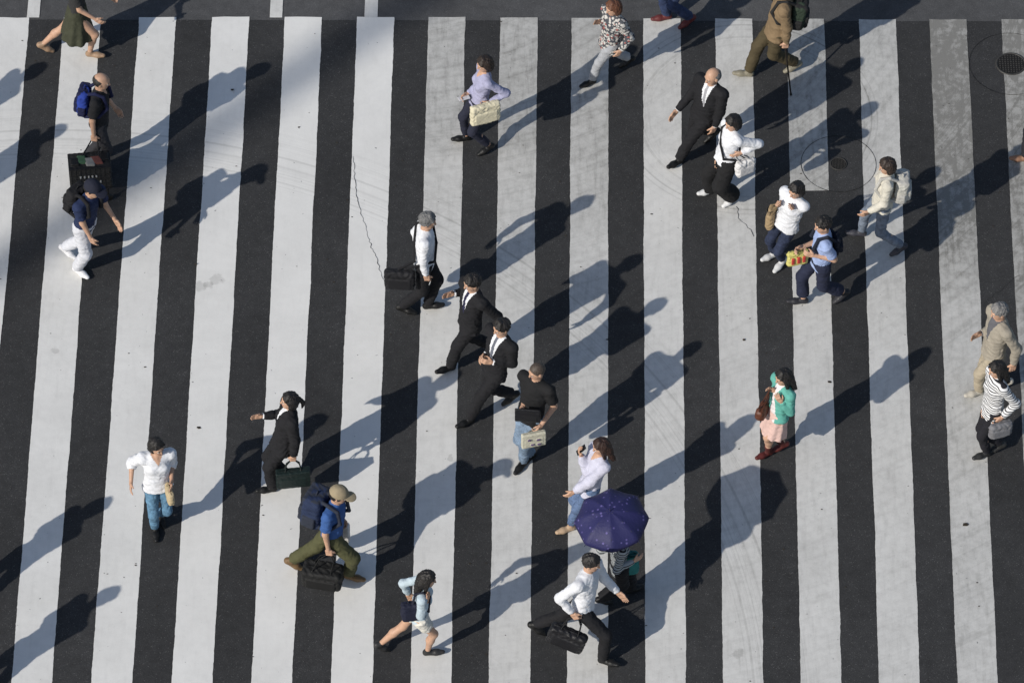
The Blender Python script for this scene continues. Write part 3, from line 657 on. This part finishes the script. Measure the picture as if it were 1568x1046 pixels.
def cart():
    c=P(138,262,0.42); f=nrm([1,0.12,0]); l=nrm(np.cross(UP,f)); pr=[]
    hx,hy,hz=0.25,0.13,0.20
    pr.append(box(c,(hx,hy,hz),[f,l,UP],'crate',0.01,0.02,0.002))
    for zz in(-0.8,-0.4,0.0,0.4,0.95):
        pr.append(box(c+UP*hz*zz,(hx+0.008,hy+0.008,0.009),[f,l,UP],'rim',0.004,0.005))
    for k in range(-4,5):
        pr.append(box(c+f*k*0.058,(0.006,hy+0.008,hz),[f,l,UP],'rim',0.004,0.004))
    rnd=random.Random(3)
    for k in range(5):
        pr.append(box(c+f*(k-2)*0.09+UP*(hz+0.005)+l*rnd.uniform(-0.04,0.04),(0.05,0.06,0.025),[nrm(f+l*rnd.uniform(-.4,.4)),nrm(l-f*rnd.uniform(-.1,.1)),UP],['rim','g','w2','r','rim'][k],0.01,0.012))
    for row in range(2):
        for k in range(6):
            if (row,k) in((0,5),): continue
            pr.append(box(c-l*(hy+0.010)+f*(-0.12+k*0.048)+UP*(0.05-row*0.10),(0.011,0.006,0.019),[f,l,UP],'w',0.003,0.004))
    hb=cartman['grip'][1]
    for sg in(-1,1):
        pr.append(cone(c+UP*hz+f*0.12*sg,hb+f*0.03*sg,0.009,0.009,'rim',0.006))
        for sl_ in(-1,1):
            wc=c+f*(hx-0.05)*sg+l*sl_*(hy-0.01); wc=np.array([wc[0],wc[1],0.05])
            pr.append(cyl(wc-l*0.015,wc+l*0.015,0.05,0.05,'rim',0.004)); pr.append(cone(wc,wc+UP*0.2,0.010,0.010,'rim',0.005))
    solid('shopping_cart',pr,0.007,{'crate':cloth((0.020,0.020,0.020)),'rim':cloth((0.011,0.011,0.011),'plain',0.5),'w':cloth((0.28,0.28,0.28)),'w2':cloth((0.2,0.2,0.19)),'g':cloth((0.04,0.09,0.05)),'r':cloth((0.14,0.05,0.04))},c)
cart()

# ------------------------------------------------------------ ground
def sheet(name,quad,z,mat,nx=1,ny=1):
    V=[];F=[];q=[np.array(p,float) for p in quad]
    for j in range(ny+1):
        for i in range(nx+1):
            a=i/nx;b=j/ny; p=(q[0]*(1-a)+q[1]*a)*(1-b)+(q[3]*(1-a)+q[2]*a)*b; V.append((p[0],p[1],z))
    for j in range(ny):
        for i in range(nx):
            k=j*(nx+1)+i; F.append((k,k+1,k+nx+2,k+nx+1))
    me=bpy.data.meshes.new(name); me.from_pydata(V,[],F); me.materials.append(mat)
    o=bpy.data.objects.new(name,me); scene.collection.objects.link(o); return o
sheet('ground',[(-600,-600),(600,-600),(600,600),(-600,600)],-0.008,M_asph2)
tl=P(0,26); tr=P(1568,29); dirx=nrm((tr-tl)); 
A=tl-dirx*30+np.array([0,-0.02,0]); B=tr+dirx*30
sheet('road',[(A[0],A[1]-9.0*2),(B[0],B[1]-18),(B[0],B[1]-0.03),(A[0],A[1]-0.03)],-0.004,M_asph)
TOP=[(-12,27),(98,27),(213,26.5),(325,26),(436,26),(547,26),(656,26.5),(766,27),(875,27.5),(985,28),(1095,28.5),(1205,29),(1315,30),(1423,30),(1533,30)]
BOT=[-107,17,140,263,385,507,628,749,868,988,1107,1226,1346,1466,1586]
WEAR=[[(0,.1),(1500,.1)],[(0,.12),(1500,.08)],[(0,.08),(1500,.08)],[(0,.05),(1500,.05)],[(0,.03),(1500,.05)],[(0,.03),(1500,.05)],
 [(0,.50),(225,.48),(240,.34),(500,.14),(1500,.1)],[(0,.56),(225,.52),(240,.40),(480,.28),(1500,.16)],[(0,.50),(225,.50),(240,.46),(520,.28),(1500,.2)],
 [(0,.28),(230,.28),(240,.14),(480,.22),(1500,.2)],[(0,.30),(600,.26),(1500,.26)],[(0,.55),(300,.55),(301,.28),(1500,.24)],
 [(0,.45),(300,.38),(500,.28),(1500,.28)],[(0,.88),(330,.82),(480,.42),(1500,.32)],[(0,.85),(400,.7),(1500,.36)]]
V=[];F=[];Wr=[]
rng=random.Random(5)
def stripe(u0,v0,u1,wt,ub0=57,ub1=62.5,vs=None,ve=1500):
    a0=P(u0,v0);a1=P(u1,1045);b0=P(u0+ub0,v0);b1=P(u1+ub1,1045)
    y0=a0[1] if vs is None else P(u0,vs)[1]; y1=P(u1,ve)[1]
    n=int(abs(y0-y1)/0.03); base=len(V); ja=[0,0]
    for j in range(n+1):
        y=y0+(y1-y0)*j/n
        ta=(y-a0[1])/(a1[1]-a0[1]); tb=(y-b0[1])/(b1[1]-b0[1])
        xa=a0[0]+(a1[0]-a0[0])*ta; xb=b0[0]+(b1[0]-b0[0])*tb
        d=np.array([0,y,0])-CAM; vv=522.5-FPX*(d@Uv)/(d@Fv)
        wv=np.interp(vv,[w_[0] for w_ in wt],[w_[1] for w_ in wt])
        ja=[0.93*q+rng.gauss(0,0.0012) for q in ja]
        for i,t in enumerate((0,0.33,0.67,1)):
            x=xa+(xb-xa)*t
            if i==0: x+=ja[0]+rng.gauss(0,0.0008)
            if i==3: x+=ja[1]+rng.gauss(0,0.0008)
            V.append((x,y+(rng.uniform(-.006,.006) if j in(0,n) else 0),0.0)); Wr.append(wv)
        if j:
            for i in range(3):
                k=base+(j-1)*4+i; F.append((k,k+4,k+5,k+1))
for i,(t,bx) in enumerate(zip(TOP,BOT)):
    if i==11:
        stripe(t[0],t[1],bx,WEAR[i],vs=None,ve=292); stripe(t[0],t[1],bx,WEAR[i],vs=405)
    else: stripe(t[0],t[1],bx,WEAR[i])
for k in range(1,14):
    stripe(-12-112*k,27,-107-123*k,WEAR[0]); stripe(1533+109*k,30,1586+120*k,WEAR[14])
me=bpy.data.meshes.new('crosswalk'); me.from_pydata(V,[],F); me.materials.append(M_paint)
at=me.attributes.new('wear','FLOAT','POINT'); at.data.foreach_set('value',np.array(Wr,dtype=np.float32))
o=bpy.data.objects.new('crosswalk_stripes',me); scene.collection.objects.link(o)
V=[];F=[];Wr=[]
for(u,wd)in((41,19),(413,19),(558,20)):
    a=P(u,27);b=P(u+wd,27); y0=a[1]-0.0; y1=y0+6.0; n=100
    base=len(V)
    for j in range(n+1):
        y=y0+(y1-y0)*j/n; dx=0.012*(y-y0)
        for x in(a[0],b[0]): V.append((x+dx+rng.uniform(-.001,.001),y,0)); Wr.append(0.22)
        if j: k=base+(j-1)*2; F.append((k,k+1,k+3,k+2))
me=bpy.data.meshes.new('lane_lines'); me.from_pydata(V,[],F); me.materials.append(M_paint)
at=me.attributes.new('wear','FLOAT','POINT'); at.data.foreach_set('value',np.array(Wr,dtype=np.float32))
o=bpy.data.objects.new('lane_lines',me); scene.collection.objects.link(o); o.location.z=0.0005

M_crack=cloth((0.03,0.03,0.03)); 
def ribbon(name,pts,w0,z=0.004,mat=None,closed=False):
    V=[];F=[];n=len(pts)
    for i,p in enumerate(pts):
        q0=pts[(i-1)%n if closed else max(i-1,0)];q1=pts[(i+1)%n if closed else min(i+1,n-1)]
        t=nrm(q1-q0); nn=np.array([-t[1],t[0],0]); ww=w0*random.uniform(0.5,1.3)/2
        V+= [(p+nn*ww)[:2].tolist()+[z],(p-nn*ww)[:2].tolist()+[z]]
    for i in range(n if closed else n-1):
        a=2*i;b=2*((i+1)%n); F.append((a,a+1,b+1,b))
    me=bpy.data.meshes.new(name); me.from_pydata(V,[],F); me.materials.append(mat or M_crack)
    o=bpy.data.objects.new(name,me); scene.collection.objects.link(o)
def crack(px,w0,jit=0.007):
    pts=[];
    for i in range(len(px)-1):
        a=P(*px[i]);b=P(*px[i+1]); n=max(3,int(np.linalg.norm(b-a)/0.04))
        for k in range(n): pts.append(a+(b-a)*k/n+np.array([random.gauss(0,jit),random.gauss(0,jit),0]))
    ribbon('road_crack',pts,w0)
crack([(541,240),(546,300),(556,335),(566,370),(578,400),(588,432)],0.006)
crack([(1127,316),(1134,338),(1150,352),(1155,366)],0.007)
crack([(1560,420),(1500,470)],0.004)
M_tar=cloth((0.012,0.012,0.012))
def ring(u,v,r,w0):
    c=P(u,v); pts=[c+np.array([math.cos(a)*r,math.sin(a)*r,0]) for a in np.linspace(0,2*math.pi,90,endpoint=False)]
    ribbon('repair_seam',pts,w0,0.004,M_tar,True)
ring(1284,251,0.46,0.007); ring(1548,98,0.52,0.006)
def manhole(u,v,r):
    c=P(u,v); V=[];F=[];mi=[]
    n=48
    def ann(r0,r1,z0,z1,m):
        b=len(V)
        for k in range(n):
            a=2*math.pi*k/n; V.append((c[0]+math.cos(a)*r0,c[1]+math.sin(a)*r0,z0)); V.append((c[0]+math.cos(a)*r1,c[1]+math.sin(a)*r1,z1))
        for k in range(n):
            k2=(k+1)%n; F.append((b+2*k,b+2*k+1,b+2*k2+1,b+2*k2)); mi.append(m)
    ann(0.001,r*0.9,0.003,0.003,0); ann(r*0.9,r*0.93,0.003,0.009,1); ann(r*0.93,r,0.009,0.009,1); ann(r,r*1.04,0.009,0.0,1)
    st=r/5.2
    for i in range(-5,6):
        for j in range(-5,6):
            x=i*st*0.95;y=j*st*0.95
            if x*x+y*y>(r*0.82)**2: continue
            b=len(V); s=st*0.30; sx,sy=(s,s*0.7) if (i+j)%2 else (s*0.7,s)
            for zz,e in((0.003,1),(0.009,0.85)):
                for dx,dy in((-1,-1),(1,-1),(1,1),(-1,1)): V.append((c[0]+x+dx*sx*e,c[1]+y+dy*sy*e,zz))
            F.append((b+4,b+5,b+6,b+7)); mi.append(1)
            for k in range(4): F.append((b+k,b+(k+1)%4,b+4+(k+1)%4,b+4+k)); mi.append(1)
    me=bpy.data.meshes.new('manhole_cover'); me.from_pydata(V,[],F)
    me.materials.append(cloth((0.012,0.012,0.012))); me.materials.append(cloth((0.045,0.043,0.04),'plain',0.5))
    for p,m in zip(me.polygons,mi): p.material_index=m
    o=bpy.data.objects.new('manhole_cover',me); scene.collection.objects.link(o)
manhole(1548,98,0.185); manhole(1284,251,0.10); manhole(1186,322,0.10)
V=[];F=[]
for(u,v,sz)in [(356,138,.02),(304,655,.022),(1479,803,.03),(1139,521,.015),(458,195,.012),(998,328,.012),(1271,585,.018),(208,865,.01),(1200,840,.012),(300,405,.015),(930,520,.014)]+[(random.uniform(0,1568),random.uniform(30,1045),random.uniform(.004,.010)) for _ in range(150)]:
    c=P(u,v); a=random.uniform(0,6.28); b=len(V)
    for k in range(5):
        r=sz*random.uniform(0.6,1.3); an=a+k*1.256; V.append((c[0]+math.cos(an)*r*1.5,c[1]+math.sin(an)*r,0.005+ (0.012 if sz>0.014 and k<2 else 0)))
    F.append(tuple(range(b,b+5)))
me=bpy.data.meshes.new('litter'); me.from_pydata(V,[],F); me.materials.append(cloth((0.035,0.028,0.02)))
o=bpy.data.objects.new('litter',me); scene.collection.objects.link(o)

# unseen mast, added south-west to throw a soft shadow band on the upper-left stripes
c0=P(458,112); mpos=c0-np.array([L[0],L[1],0])*58.0
pr=[cyl(mpos,mpos+UP*46,0.27,0.21,'m',0.01),cyl(mpos,mpos+UP*1.0,0.6,0.5,'m',0.01),cone(mpos+UP*46-Rv*1.4,mpos+UP*46+Rv*1.4,0.25,0.25,'m',0.1)]
solid('shadow_mast',pr,0.1,{'m':cloth((0.3,0.3,0.3),'plain',0.5)},mpos)
print('TOTAL script',time.time()-T0)
